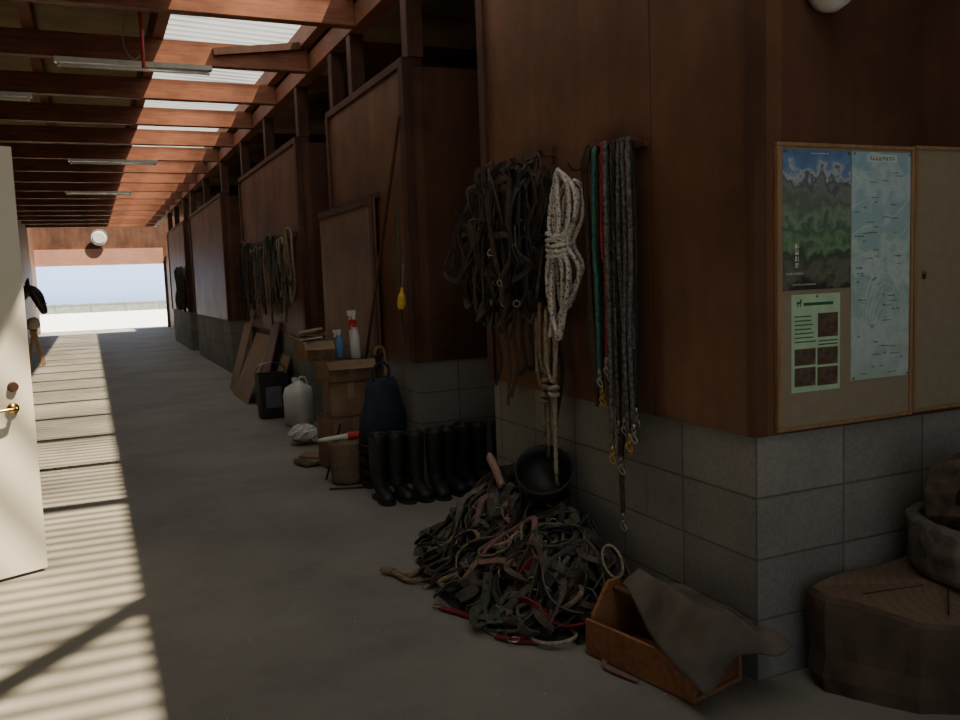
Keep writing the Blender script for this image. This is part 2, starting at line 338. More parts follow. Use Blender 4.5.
for y in [5.4,7.3,8.6,12,13.9,18.4]:
    mb=MB(); mb.box(2.09,5.95,y-.04,y+.04,3.28,3.42)
    mk('roof_beam',mb,'beam','timber beam spanning above the stalls','beam',group='beams above the stalls')
mb=MB(); mb.bar((1.12,7.92,3.41),(1.93,7.92,3.52),.058,.06); mk('timber_brace',mb,'post','short dark timber brace below the skylight','brace')
mb=MB(); mb.bar((.70,1.5,3.60),(1.90,3.05,3.56),.12,.05); mk('shadow_bar',mb,'beam','unseen diagonal timber bar added under the skylight to cast a shadow','brace')  # out-of-view bar, added to throw the diagonal shadow on the floor

# outside
mb=MB(); mb.box(-40,40,32.42,80,-.12,-.02); struct('floor.001',mb,'extground')
mb=MB(); mb.box(-16,18,60,60.3,-.02,9,0); mk('arena_building',mb,'extwall','pale blue building wall across the yard','building')
mb=MB(); mb.box(-16,18,59.0,59.06,.0,.52); mb.box(-16,18,58.97,59.0,.50,.58)
for i in range(18): mb.box(-16+2*i,-15.9+2*i,58.96,59,-.02,.60)
mk('low_fence',mb,'fence','low grey-green board fence along the yard','fence')

# ---------------------------------------------------------------- door at the aisle
dv=V((-.913,-.408,0)); dn=V((-.408,.913,0)); p0=V((-.295,4.77,0))
def dbox(mb,a0,a1,n0,n1,z0,z1,mi=0):
    vs=[p0+dv*a+dn*n+V((0,0,z)) for z in (z0,z1) for n in (n0,n1) for a in (a0,a1)]
    mb.add(vs,[(0,2,3,1),(4,5,7,6),(0,1,5,4),(2,6,7,3),(0,4,6,2),(1,3,7,5)],mi)
mb=MB(); dbox(mb,0,.80,0,.04,.015,2.10)
door=struct('door_1',mb,'doorwhite',bevel=.003)
mb=MB(); P=p0+dv*.10-dn*.002
mb.cyl(P+V((0,0,.84)),P-dn*.012+V((0,0,.84)),.028); mb.cyl(P+V((0,0,.84)),P-dn*.055+V((0,0,.84)),.010)
mb.sweep(smooth([P-dn*.05+V((0,0,.84)),P-dn*.055+dv*.05+V((0,0,.842)),P-dn*.05+dv*.12+V((0,0,.836))]),[(-.009,-.006),(.009,-.006),(.009,.006),(-.009,.006)])
mk('handle',mb,'brass',parent=door,smoothit=True)
mb=MB(); P=p0+dv*.09-dn*.001; mb.cyl(P+V((0,0,.945)),P-dn*.018+V((0,0,.945)),.026,.022)
mk('lock',mb,'post',parent=door)

# ---------------------------------------------------------------- ceiling lamps
def tube(x0,x1,y,n):
    mb=MB()
    prof=[(-.06,.0),(.06,.0),(.045,-.035),(-.045,-.035)]
    vs=[V((x,y+a,3.2995+b)) for x in (x0,x1) for a,b in prof]
    mb.add(vs,[(0,1,2,3),(7,6,5,4),(0,4,5,1),(1,5,6,2),(2,6,7,3),(3,7,4,0)])
    o=mk('fluorescent_lamp',mb,'lampmetal','white fluorescent batten lamp under a roof beam','lamp',group='fluorescent lamps')
    m2=MB(); m2.cyl((x0+.04,y,3.245),(x1-.04,y,3.245),.015); m2.cyl((x0+.02,y,3.245),(x0+.05,y,3.245),.019); m2.cyl((x1-.05,y,3.245),(x1-.02,y,3.245),.019)
    mk('lamp_tube',m2,'tube',parent=o,smoothit=True)
tube(-.13,1.11,8.0,0); tube(-.15,1.07,14,1); tube(-.3,.9,18.5,2); tube(-1.55,-.37,9.5,3)
mb=MB(); mb.cyl((.52,7.5,3.14),(.52,7.5,3.71),.014); mk('hanging_pole',mb,'redpaint','thin red pole hanging from the roof','pole')
mb=MB(); mb.rope(smooth([(.42,7.5,3.70),(.40,7.5,3.5),(.38,7.52,3.35),(.41,7.5,3.24),(.46,7.5,3.2),(.50,7.49,3.24)]),.006); mk('hanging_cable',mb,'cable','grey cable looping down from the roof','cable')
mb=MB(); mb.lathe_axis((.41,32.19,3.15),(.41,32.06,3.15),[(0,.25),(.5,.27),(.8,.25),(.9,.20),(1,.19)],28); o=mk('round_fixture',mb,'lampmetal','plain pale round fixture above the far opening','round fixture')
m2=MB(); m2.ring((.41,32.09,3.15),(0,1,0),.26,.02,n=32); mk('rim',m2,'graypl',parent=o,smoothit=True)
mb=MB(); mb.lathe_axis((2.215,2.165,2.275),(2.215,2.05,2.275),[(0,.04),(.15,.04),(.16,.075),(.4,.08),(.75,.07),(.93,.04),(1,.015)],24); mk('wall_lamp',mb,'lampmetal','round white wall lamp above the notice board','lamp',smoothit=True)

# ---------------------------------------------------------------- notice boards
YF=2.168
def board(x0,x1,z0,z1,label):
    mb=MB(); mb.box(x0+.012,x1-.012,YF-.014,YF-.001,z0+.012,z1-.012)
    o=mk('notice_board',mb,'cork',label,'notice board')
    m2=MB(); w=.013
    m2.box(x0,x1,YF-.022,YF-.001,z1-w,z1); m2.box(x0,x1,YF-.022,YF-.001,z0,z0+w); m2.box(x0,x0+w,YF-.022,YF-.001,z0+w,z1-w); m2.box(x1-w,x1,YF-.022,YF-.001,z0+w,z1-w)
    mk('frame',m2,'oak',parent=o,bevel=.003); return o
board(2.024,2.645,.85,1.79,'tan felt notice board in a thin wooden frame with posters')
b2=board(2.650,3.56,.855,1.795,'empty tan felt notice board in a thin wooden frame')
m2=MB(); m2.box(2.692,2.706,YF-.020,YF-.0145,1.332,1.358); m2.cyl((2.699,YF-.02,1.350),(2.699,YF-.028,1.350),.004); mk('latch',m2,'brass',parent=b2)
def paper(x0,x1,z0,z1,m,name,label,cat,y=YF-.0155):
    mb=MB(); mb.box(x0,x1,y-.001,y,z0,z1); return mk(name,mb,m,label,cat)
def glyphs(mb,x0,z0,size,n,vert=False,y=YF-.0172,mi=0):
    for i in range(n):
        cx,cz=(x0,z0-i*size*1.15) if vert else (x0+i*size*1.1,z0)
        for j in range(4):
            if random.random()<.5: a=random.uniform(0,.85)*size; mb.box(cx,cx+size*.85,y-.0003,y,cz+a,cz+a+size*.12,mi)
            else: a=random.uniform(0,.75)*size; mb.box(cx+a,cx+a+size*.12,y-.0003,y,cz,cz+size*.9,mi)
po=paper(2.050,2.345,1.315,1.768,'land','landscape_poster','faded landscape photo poster with valley and blue sky','poster')
m2=MB(); glyphs(m2,2.10,1.45,.018,4,True); glyphs(m2,2.065,1.365,.008,8); glyphs(m2,2.17,1.755,.005,14); glyphs(m2,2.09,1.33,.005,18)
mk('printed_text',m2,'inkwhite',parent=po,kind='stuff')
ma=paper(2.350,2.628,.995,1.768,'map','map_poster','pale blue-green illustrated map poster','poster')
m2=MB(); m2.box(2.42,2.56,YF-.0169,YF-.0166,1.735,1.760); mk('title_band',m2,'mapwhite',parent=ma)
m2=MB(); glyphs(m2,2.43,1.740,.014,8)
for _ in range(40): glyphs(m2,random.uniform(2.36,2.57),random.uniform(1.01,1.70),.0045,random.randint(4,9))
mk('printed_text',m2,'ink',parent=ma,kind='stuff')
m2=MB()
for i in range(7):
    cx=2.51; pts=smooth([(cx+(.03+.018*i)*math.cos(a)*.8,YF-.0168,1.14+(.04+.036*i)*math.sin(a)) for a in (.1,.6,1.1,1.6,2.1,2.6,3.0)],.01)
    pts=[p for p in pts if 2.355<p.x<2.624]
    if len(pts)>3: m2.sweep(pts,[(-.0014,-.0002),(.0014,-.0002),(.0014,.0002),(-.0014,.0002)],nrm=(0,-1,0))
for i in range(4):
    zz=1.40+.09*i; pts=smooth([(2.352,YF-.0168,zz),(2.44,YF-.0168,zz+.03),(2.54,YF-.0168,zz-.03),(2.626,YF-.0168,zz+.04)],.01); m2.sweep(pts,[(-.0012,-.0002),(.0012,-.0002),(.0012,.0002),(-.0012,.0002)],nrm=(0,-1,0))
mk('printed_roads',m2,'mapwhite',parent=ma,kind='stuff')
m2=MB()
for _ in range(14):
    x=random.uniform(2.37,2.59);z=random.uniform(1.03,1.68); m2.box(x,x+.012,YF-.0171,YF-.0168,z,z+.006)
mk('printed_icons',m2,'inkblue',parent=ma,kind='stuff')
fl=paper(2.085,2.300,.975,1.30,'papergreen','flyer','pale green flyer with small photos pinned to the board','flyer')
m2=MB(); fx=-.012
m2.box(2.15+fx,2.28+fx,YF-.0168,YF-.0165,1.262,1.272)
m2.box(2.12+fx,2.138+fx,YF-.0168,YF-.0165,1.268,1.276); m2.box(2.134+fx,2.141+fx,YF-.0168,YF-.0165,1.272,1.284); m2.box(2.121+fx,2.124+fx,YF-.0168,YF-.0165,1.258,1.268); m2.box(2.134+fx,2.137+fx,YF-.0168,YF-.0165,1.258,1.268)
for i in range(7): m2.box(2.11+fx,2.195+fx+random.uniform(-.02,.01),YF-.0168,YF-.0165,1.225-.014*i,1.229-.014*i)
for i in range(2): m2.box(2.215+fx,2.30+fx,YF-.0168,YF-.0165,1.140-.012*i,1.144-.012*i)
mk('printed_text',m2,'inkgreen',parent=fl,kind='stuff')
for (a,b,c,d) in [(2.212,2.302,1.155,1.235),(2.11,2.202,1.065,1.12),(2.210,2.302,1.062,1.12),(2.11,2.202,.995,1.057) ,(2.210,2.302,.992,1.054)]:
    m2=MB(); m2.box(a+fx,b+fx,YF-.0169,YF-.0166,c,d); mk('printed_photo',m2,'photo1',parent=fl)
for x,z in [(2.193,1.292),(2.06,1.76),(2.335,1.76),(2.36,1.76),(2.62,1.76),(2.36,1.003),(2.62,1.003)]:
    mb=MB(); mb.lathe_axis((x,YF-.0173,z),(x,YF-.023,z),[(0,.002),(.5,.002),(.55,.004),(1,.003)],10); mk('push_pin',mb,'metal','small push pin holding a poster on the board','pin',group='push pins')

# ---------------------------------------------------------------- hanging tack on the near wall
def hook(y,z,x=XW-.012):
    mb=MB(); mb.box(x-.005,x,y-.015,y+.015,z-.04,z+.04); mb.rope(smooth([(x-.004,y,z),(x-.05,y,z-.01),(x-.075,y,z+.02)],.01),.006)
    mk('wall_hook',mb,'post','small dark steel hook fixed to the plywood wall','hook',group='wall hooks')
def loop(cx,y,zt,zb,w,lean=0,j=.01,tilt=0):
    h=zt-zb
    pts=[(cx,y,zt),(cx-.01,y+w*.35,zt-h*.10),(cx,y+w*.5,zt-h*.4),(cx,y+w*.48,zt-h*.75),(cx,y+lean,zb),(cx,y-w*.48,zt-h*.75),(cx,y-w*.5,zt-h*.4),(cx,y-w*.35,zt-h*.1)]
    return smooth([(a+random.uniform(-j,j),b+random.uniform(-j,j)+tilt*(zt-c),c+random.uniform(-j,j)) for a,b,c in pts],.018,True)
hy=[3.42,3.50,3.60,3.70,3.80,3.86,3.52,3.74,3.46,3.62,3.82,3.56,3.68,3.77]
for i,y in enumerate(hy):
    x=1.905-.03*(i%5)-.003*i; zt=1.94-random.uniform(0,.10); mt=['black','brownstrap','black','black','brownstrap','black','dusty','black','black','brownstrap','black','black','brownstrap','black'][i]
    r=empty('horse_halter',(x,y,zt-.8),{'black':'black webbing bridle hanging tangled on the plywood wall','brownstrap':'dark brown leather halter hanging tangled on the plywood wall','dusty':'dusty brown halter hanging tangled on the plywood wall'}[mt],'halter','halters hanging on the wall')
    mb=MB()
    mb.strap(loop(x,y,zt,zt-random.uniform(.30,.5),random.uniform(.10,.18),0,.025),.028,.005,True,nrm=(-1,0,0))
    mb.strap(loop(x-.01,y+random.uniform(-.05,.06),zt-.05,zt-random.uniform(.5,.78),random.uniform(.06,.14),random.uniform(-.05,.06),.04,.1),.022,.004,True,nrm=(-.6,1,0))
    mb.strap(loop(x-.03,y+random.uniform(-.04,.08),zt-.25,zt-random.uniform(.5,.72),random.uniform(.08,.18),0,.045),.030,.005,True,nrm=(-1,.3,0))
    mb.strap(loop(x-.02,y+random.uniform(-.02,.1),zt-.02,zt-random.uniform(.4,.7),random.uniform(.06,.18),.04,.045,.1),.020,.005,True,nrm=(-1,0,.3))
    mk('straps',mb,mt,parent=r)
    for q in range(2):
        buckle(r,(x-.04,y+random.uniform(-.06,.06),zt-random.uniform(.25,.6)),(random.uniform(-1,1),random.uniform(-1,1),.3),.015,.0026)
for i in range(4):
    mb=MB(); zt=1.52+.06*i
    mb.strap(loop(1.80-.02*i,3.94+.045*i,zt,zt-.34,.20,0,.04,.1),.030,.005,True,nrm=(-1,0,0)); mb.strap(loop(1.78,3.91+.05*i,zt-.05,zt-.38,.14,0,.05),.026,.005,True,nrm=(-1,.6,.3)); mb.strap(loop(1.79,3.96+.04*i,zt+.1,zt-.25,.10,0,.04),.022,.005,True,nrm=(-1,0,.3))
    mk('girth_strap',mb,['black','brownstrap','black','black'][i],'dark girth strap looped over other hanging tack','strap',group='girth straps on the wall')
for y in (3.45,3.6,3.74,3.86): hook(y,1.93)
mb=MB(); mb.box(1.926,1.9475,3.30,4.08,1.325,1.36); mk('strap_rail',mb,'post','thin dark wooden rail behind the hanging straps','rail')
for i in range(8):
    y=3.36+.09*i; mb=MB(); zt=1.36; zb=.74+random.uniform(-.06,.25)
    mb.strap(smooth([(1.922,y,zt),(1.92,y+.01,1.3),(1.90,y+.02,1.1),(1.90,y-.01,.95),(1.88,y+random.uniform(-.03,.03),zb)]),.028,.004,nrm=(-1,0,0))
    mk('leather_strap',mb,['black','brownstrap','dusty','black'][i%4],'long dark strap dangling against the wall','strap',group='straps dangling on the wall')
def coil(mats,name,y0,zt,zb,x,label,knot,n,w,r):
    e=empty(name,(x,y0,zb),label,'rope')
    mb=MB()
    for q in range(n):
        pts=loop(x-.022*(q%3),y0+(q-n/2)*.010,zt-random.uniform(0,.06),zb+random.uniform(-.03,.22),w*random.uniform(.45,1.25),random.uniform(-.03,.03),.016,.07)
        out=[]
        for p in pts:
            k=math.exp(-((p.z-knot)/.07)**2)*.6; out.append(V((p.x,p.y+(y0+.035-p.y)*k,p.z)))
        mb.rope(out,r,True)
    mk('coil_loops',mb,mats,parent=e,smoothit=True)
    mb=MB(); pts=[]
    for q in range(76):
        a=q*.42; pts.append(V((x-.02+.055*math.cos(a),y0+.045+.068*math.sin(a),knot-.05+.0015*q+.014*math.sin(a+.8)+.004*math.sin(a*.31*q))))
    mb.rope(pts,r*1.1); mk('knot_wraps',mb,mats,parent=e,smoothit=True)
    mb=MB(); mb.rope(smooth([(x-.05,y0+.06,knot),(x-.055,y0+.11,knot-.12),(x-.04,y0+.10,knot-.25),(x-.045,y0+.12,knot-.40)]),r*.9); mk('loose_tail',mb,mats,parent=e,smoothit=True)
    return e
coil('white_rope','coiled_rope',3.205,1.83,1.10,1.875,'thick flecked white rope coiled and knotted, hanging on the wall',1.52,6,.19,.0105)
hook(3.205,1.84)
for i,(y,ztt,zb,mt) in enumerate([(3.40,1.25,.62,'tan_rope'),(3.34,1.22,.50,'cream'),(3.43,1.18,.70,'tan_rope')]):
    mb=MB(); mb.rope(smooth([(1.86,y,ztt),(1.85,y-.02,ztt-.2),(1.865,y+.02,ztt-.38),(1.85,y,zb)]),.011,mi=0)
    mb.rope(smooth([(1.84,y+.03,ztt+.02),(1.84,y+.04,ztt-.22),(1.85,y,ztt-.3),(1.85,y-.03,ztt-.15),(1.86,y-.02,ztt)]),.011)
    mb.ring((1.85,y,ztt-.33),(0,.3,1),.018,.011,n=14); mb.ring((1.85,y,ztt-.355),(0,-.3,1),.018,.011,n=14)
    for q in range(5): mb.rope([(1.85,y,zb+.01),(1.85+random.uniform(-.012,.012),y+random.uniform(-.02,.02),zb-.05)],.003)
    mk('hanging_rope',mb,mt,'knotted frayed tan rope hanging below the white coil','rope',group='tan ropes below the coil',smoothit=True)
for i in range(4):
    mb=MB(); y=3.05-.02*i; mb.strap(loop(1.90-.01*i,y+.03,1.9,1.15-.1*i,.05,0,.008),.02,.005,True,nrm=(-1,0,0)); mk('bridle_rein',mb,['black','brownstrap'][i%2],'thin dark rein looped over a hook on the wall','rein',group='reins on the wall')
specs=[('green',2.965,.92,1),('green',2.945,1.0,2),('brownstrap',2.935,.75,0),('red',2.908,1.02,1),('red',2.888,1.05,2),('brownstrap',2.87,.42,0),('grey_rope',2.866,.70,2),('grey_rope',2.852,.80,1),('black',2.838,.66,1),('grey_rope',2.822,.74,0),('grey_rope',2.808,.82,1),('green',2.795,.92,0),('grey_rope',2.78,.76,1),('black',2.765,.86,0),('grey_rope',2.748,.80,1)]
for i,(mt,y,zb,lay) in enumerate(specs):
    x=1.905-.024*lay; zt=1.89-.012*(i%2); z2=zb+random.uniform(.12,.3)
    lab={'green':'dark green lead rope with snap hook hanging on the wall','red':'bright red lead rope with snap hook hanging on the wall','black':'black lead rope with snap hook hanging on the wall','grey_rope':'grey flecked lead rope with snap hook hanging on the wall','brownstrap':'brown lead rope with snap hook hanging on the wall'}[mt]
    e=empty('lead_rope',(x,y,zb-.06),lab,'rope','lead ropes on the wall')
    mb=MB(); j=lambda:random.uniform(-.011,.011)
    mb.rope(smooth([(x,y+.012,z2),(x+j(),y+.016+j(),z2+.3),(x+j(),y+.014,zt-.35),(x,y+.012,zt-.05),(x-.012,y,zt),(x-.024,y-.008,zt-.05),(x-.025,y-.01+j(),zt-.4),(x-.024+j(),y-.012+j(),zb+.35),(x-.02,y-.01,zb)],.02),.0085 if mt=='red' else .0105)
    mk('rope_line',mb,mt,parent=e,smoothit=True)
    m2=MB(); c=V((x-.02,y-.01,zb)); m2.cyl(c+V((0,0,.012)),c-V((0,0,.012)),.010,n=10); m2.ring(c-V((0,0,.018)),(1,0,0),.011,.003); m2.ring(c-V((0,0,.045)),(1,.2,0),.020,.0035,sy=.55); m2.cyl(c-V((0,0,.02)),c-V((0,0,.04)),.006,n=8)
    mk('snap_hook',m2,'metal' if i%3 else 'brass',parent=e,smoothit=True)
mb=MB(); mb.box(1.925,1.947,2.73,3.02,1.86,1.895); 
for i in range(6): mb.cyl((1.93,2.75+.05*i,1.88),(1.855,2.75+.05*i,1.89),.006,n=8)
mk('peg_rail',mb,'post','dark wooden peg rail holding lead ropes','rail')

# ---------------------------------------------------------------- tack heap on the floor
def hh(x,y):
    g=lambda cx,cy,sx,sy,a:a*math.exp(-((x-cx)/sx)**2-((y-cy)/sy)**2)
    z=g(1.95,3.62,.24,.40,.39)+g(1.70,3.84,.20,.26,.20)+g(1.80,3.10,.24,.28,.22)+g(1.54,3.35,.20,.42,.11)
    if z>.05: z+=.028*math.sin(x*23+y*9)*math.sin(y*17-x*8)*min(1,(z-.05)/.1)
    return max(0,z-.02)
def hp(x,y,l=1.0,e=.012):
    x=min(x,1.925); return V((x,y,hh(x,y)*l+e))
mb=MB(); nx,ny=26,44; vs=[];fs=[]
for i in range(nx+1):
    for j in range(ny+1):
        x=1.15+(1.94-1.15)*i/nx; y=2.62+(4.75-2.62)*j/ny; vs.append(V((x,y,max(.001,hh(x,y)*.9-.012+random.uniform(-.016,.016)*(hh(x,y)>.03)))))
for i in range(nx):
    for j in range(ny):
        a=i*(ny+1)+j; q=(a,a+ny+1,a+ny+2,a+1)
        if max(vs[t_].z for t_ in q)>.004: fs.append(q)
used=sorted({t_ for f in fs for t_ in f}); mp={t_:i for i,t_ in enumerate(used)}
mb.add([vs[t_] for t_ in used],[tuple(mp[t_] for t_ in f) for f in fs],0)
def wander(n,step,x,y,ang,curv,lift=.03,l0=.9):
    out=[]; cv=random.uniform(-curv,curv)
    for i in range(n):
        out.append(hp(x,y,l0+random.uniform(-.04,.18),random.uniform(.008,.008+lift)))
        cv+=random.uniform(-curv,curv)*.5; cv=max(-curv,min(curv,cv)); ang+=cv
        x+=step*math.cos(ang); y+=step*math.sin(ang)
        if x>1.92 or x<1.34 or y<2.80 or y>4.25: ang+=1.2
        if hh(x,y)<.01: ang=math.atan2(3.4-y,1.75-x)+random.uniform(-.5,.5)
        x=min(x,1.92)
    return smooth(out,.018)
for q in range(120):
    y=random.gauss(3.48,.38); x=random.uniform(1.46,1.91); y=min(4.15,max(2.88,y))
    mb.strap(wander(random.randint(4,7),.09,x,y,random.uniform(0,6.3),1.0,.07),random.uniform(.020,.042),.006,mi=random.choice([0,0,1,1,5,5,2,3]),nrm=(random.uniform(-.8,.8),random.uniform(-.8,.8),1),twist=random.uniform(-6,6))
for q in range(40):
    y=min(4.1,max(2.95,random.gauss(3.4,.33))); x=random.uniform(1.5,1.88)
    mb.rope(wander(random.randint(4,7),.085,x,y,random.uniform(0,6.3),1.2,.07),random.choice([.008,.011,.014]),mi=random.choice([1,2,5,4,0]))
mk('tack_heap',mb,['black','brownstrap','greystrap','olive','tan_rope','dusty'],'tangled heap of dark halters straps and ropes on the floor','tack heap',kind='stuff')
cols=['black','dusty','greystrap','brownstrap','pink','black','olive','dusty','brownstrap','pink','greystrap','dusty','black','tan_rope','brownstrap','redweb']
spots=[(1.86,3.95),(1.72,3.9),(1.62,3.7),(1.74,3.62),(1.70,3.52),(1.80,3.2),(1.72,3.1),(1.52,3.05),(1.86,3.30),(1.6,3.25),(1.7,2.98),(1.84,3.0),(1.58,3.55),(1.5,3.35),(1.78,3.8),(1.50,3.0)]
for i,(cx,cy) in enumerate(spots):
    mt=cols[i]; nm={'pink':'faded pink','redweb':'dark red','olive':'olive','tan_rope':'tan rope','greystrap':'grey','dusty':'dusty brown','black':'black','brownstrap':'brown leather'}[mt]
    e=empty('horse_halter',(cx,cy,hh(cx,cy)*.9),nm+' halter lying tangled on the tack heap','halter','halters in the floor heap')
    mb=MB()
    for q in range(1 if mt=='redweb' else 3):
        R=random.uniform(.06,.12); ox,oy=random.uniform(-.06,.06),random.uniform(-.08,.08); ph=random.uniform(0,6); n=6
        pts=[hp(cx+ox+R*math.cos(ph+2*math.pi*k_/n)*random.uniform(.6,1.3),cy+oy+R*1.2*math.sin(ph+2*math.pi*k_/n)*random.uniform(.6,1.3),1,random.uniform(.015,.10)) for k_ in range(n)]
        mb.strap(smooth(pts,.015,True),random.uniform(.024,.036),.006,True,nrm=(0,0,1) if q%2 else (1,0,.4))
    mb.strap(wander(5,.10,cx,cy,random.uniform(0,6),.6,.06,1),.026,.005,nrm=(.3,0,1))
    mk('straps',mb,mt,parent=e)
    for q in range(3):
        x,y=cx+random.uniform(-.1,.08),cy+random.uniform(-.12,.12); buckle(e,hp(x,y,1,.05),(random.uniform(-1,1),random.uniform(-1,1),.6),.02,.003)
mb=MB(); c=V((1.84,3.44,.44)); q=c+V((-.04,-.075,.085))
mb.lathe_axis(c,q,[(-.35,.065),(-.1,.105),(.5,.125),(1,.133),(1.02,.127),(.5,.115),(0,.09)],28); mk('feed_pan',mb,'rubber','black rubber feed pan tipped on the tack heap','pan',smoothit=True)
def wloop(c,R,ax,mt,label,r=.008,sy=1):
    mb=MB(); mb.ring(c,ax,R,r,n=36,sy=sy); mk('rope_ring',mb,mt,label,'rope ring',group='rope rings by the heap',smoothit=True)
wloop((1.52,2.80,.018),.085,(0,.1,1),'cream','pale stiff rope ring lying on the floor',.008)
wloop((1.83,2.86,.24),.070,(-.8,-.3,.3),'cream','pale stiff rope ring leaning on the heap',.006,.6)
for i,(x,y) in enumerate([(1.66,3.12),(1.76,3.35),(1.60,3.38)]):
    mb=MB()
    for q in range(3):
        R=.035+.014*q; pts=[hp(x+R*math.cos(a*.9+q)*random.uniform(.6,1.5),y+R*1.4*math.sin(a*.9+q)*random.uniform(.6,1.5),1,.05+.012*q) for a in range(7)]; mb.rope(smooth(pts,.015,True),.009,True)
    mk('coiled_rope',mb,['tan_rope','grey_rope','cream'][i],['tan rope coil lying on the tack heap','grey flecked rope coil lying on the tack heap','cream rope coil lying on the tack heap'][i],'rope',smoothit=True)
mb=MB(); mb.rope(smooth([(1.20,3.82,.016),(1.27,3.72,.016),(1.33,3.75,.02),(1.40,3.62,.018),(1.46,3.62,.03),(1.52,3.5,.08),(1.58,3.5,.16)]),.015)
mb.rope(smooth([(1.21,3.80,.016),(1.24,3.66,.016),(1.33,3.62,.018),(1.36,3.54,.018),(1.46,3.46,.03)]),.013); mb.lathe_axis((1.17,3.86,.02),(1.22,3.80,.02),[(0,.012),(.4,.024),(1,.016)],10)
mk('braided_rope',mb,'tan_rope','thick tan braided rope trailing out of the heap','rope',smoothit=True)
for i in range(3):
    mb=MB(); y=3.55-.1*i; mb.rope(smooth([(1.27+.04*i,y,.012),(1.36,y+.04,.012),(1.42,y-.03,.014),(1.5,y+.02,.06),(1.58,y,.14)]),.008); mk('thin_rope',mb,['cream','grey_rope','tan_rope'][i],'thin frayed rope trailing on the concrete floor','rope',group='thin ropes trailing from the heap',smoothit=True)
mb=MB(); mb.strap(smooth([(1.25,3.30,.012),(1.30,3.2,.014),(1.36,3.08,.012),(1.42,3.0,.03),(1.48,3.02,.05)]),.030,.006,nrm=(0,0,1)); mb.strap(smooth([(1.33,2.92,.012),(1.39,2.84,.013),(1.46,2.80,.012),(1.50,2.84,.014)]),.030,.006,nrm=(0,0,1)); mb.strap(smooth([(1.42,3.0,.03),(1.40,2.93,.015),(1.42,2.86,.022),(1.39,2.84,.02)]),.028,.006,nrm=(0,0,1))
o=mk('red_halter',mb,'redweb','dark red nylon halter lying on the concrete floor','halter'); buckle(o,(1.25,3.32,.012),(0,0,1),.022,.004); buckle(o,(1.37,2.84,.02),(0,0,1),.022,.004)
mb=MB(); mb.strap(smooth([(1.60,2.56,.01),(1.56,2.50,.012),(1.58,2.42,.01),(1.60,2.36,.01)]),.02,.004,nrm=(0,0,1)); mk('strap_end',mb,'pink','faded red strap end lying on the floor','strap')
mb=MB(); mb.strap(smooth([(1.76,3.86,.50),(1.74,3.80,.50),(1.73,3.72,.46),(1.72,3.64,.40)],.01),.034,.022,nrm=(-1,0,.6)); mk('pink_noseband',mb,'pinkpale','padded pale pink handle sticking out of the heap','strap',smoothit=True)

# ---------------------------------------------------------------- wooden tote box with leather cover
A=V((1.565,2.64,0)); ul=V((.215,-.977,0)).normalized(); uw=V((.977,.215,0)).normalized(); Lx=.50; Wd=.25
def tb(mb,a0,a1,w0,w1,z0,z1,mi=0):
    vs=[A+ul*a+uw*w+V((0,0,z)) for z in (z0,z1) for w in (w0,w1) for a in (a0,a1)]
    mb.add(vs,[(0,2,3,1),(4,5,7,6),(0,1,5,4),(2,6,7,3),(0,4,6,2),(1,3,7,5)],mi)
e=empty('wooden_tote',tuple(A+ul*.25+uw*.12),'open orange-brown wooden tool tote beside the wall corner','tool box')
mb=MB(); tb(mb,0,Lx,.018,Wd-.018,.004,.02); mk('bottom',mb,'tote',parent=e)
for w in (0,Wd-.016):
    mb=MB(); tb(mb,.0,Lx,w,w+.016,.004,.135); mk('side_panel',mb,'tote',parent=e,bevel=.002)
for a in (.012,Lx-.03):
    mb=MB(); pr=[(.018,.02),(Wd-.018,.02),(Wd-.018,.15),(Wd*.60,.26),(Wd*.40,.26),(.018,.15)]
    vs=[A+ul*(a+d)+uw*w+V((0,0,z)) for d in (0,.018) for w,z in pr]; n=6
    mb.add(vs,[tuple(range(n)),tuple(range(2*n-1,n-1,-1))]+[(i,i+n,(i+1)%n+n,(i+1)%n) for i in range(n)]); mk('end_panel',mb,'tote',parent=e,bevel=.002)
mb=MB(); mb.cyl(A+ul*.03+uw*Wd*.5+V((0,0,.23)),A+ul*(Lx-.03)+uw*Wd*.5+V((0,0,.23)),.012); mk('handle',mb,'tote',parent=e,smoothit=True)
def q3(a,b,c,u): return V(a)*(1-u)*(1-2*u)+V(b)*4*u*(1-u)+V(c)*u*(2*u-1)
mb=MB(); nu,nv=30,26; vs=[];fs=[]
for i in range(nu+1):
    for j in range(nv+1):
        u=i/nu; v=j/nv
        Lp=q3((1.705,2.60,.245),(1.645,2.33,.135),(1.645,2.06,.055),u); Rp=q3((1.885,2.60,.235),(1.935,2.36,.235),(1.985,2.04,.18),u)
        p=Lp.lerp(Rp,v); lz=Lp.lerp(Rp,.36).z
        s_=1 if u<.85 else max(0,1-(u-.85)/.15*.6)
        p.z+=max(0,(.292-lz))*math.exp(-((v-.38)/.30)**2)*s_
        p.z+=.006*math.sin(u*13+v*5)+.005*math.sin(v*17+u*3)
        p.x+=.012*math.sin(u*7)*(1-v)
        if p.y>2.155: p.x=min(p.x,1.925)
        vs.append(p)
for i in range(nu):
    for j in range(nv):
        a=i*(nv+1)+j; fs.append((a,a+nv+1,a+nv+2,a+1))
mb.add(vs,fs); o=mk('leather_apron',mb,'leathercloth','stiff grey-brown leather sheet draped over the wooden tote','leather sheet',smoothit=True)
s=o.modifiers.new('s','SOLIDIFY'); s.thickness=.006

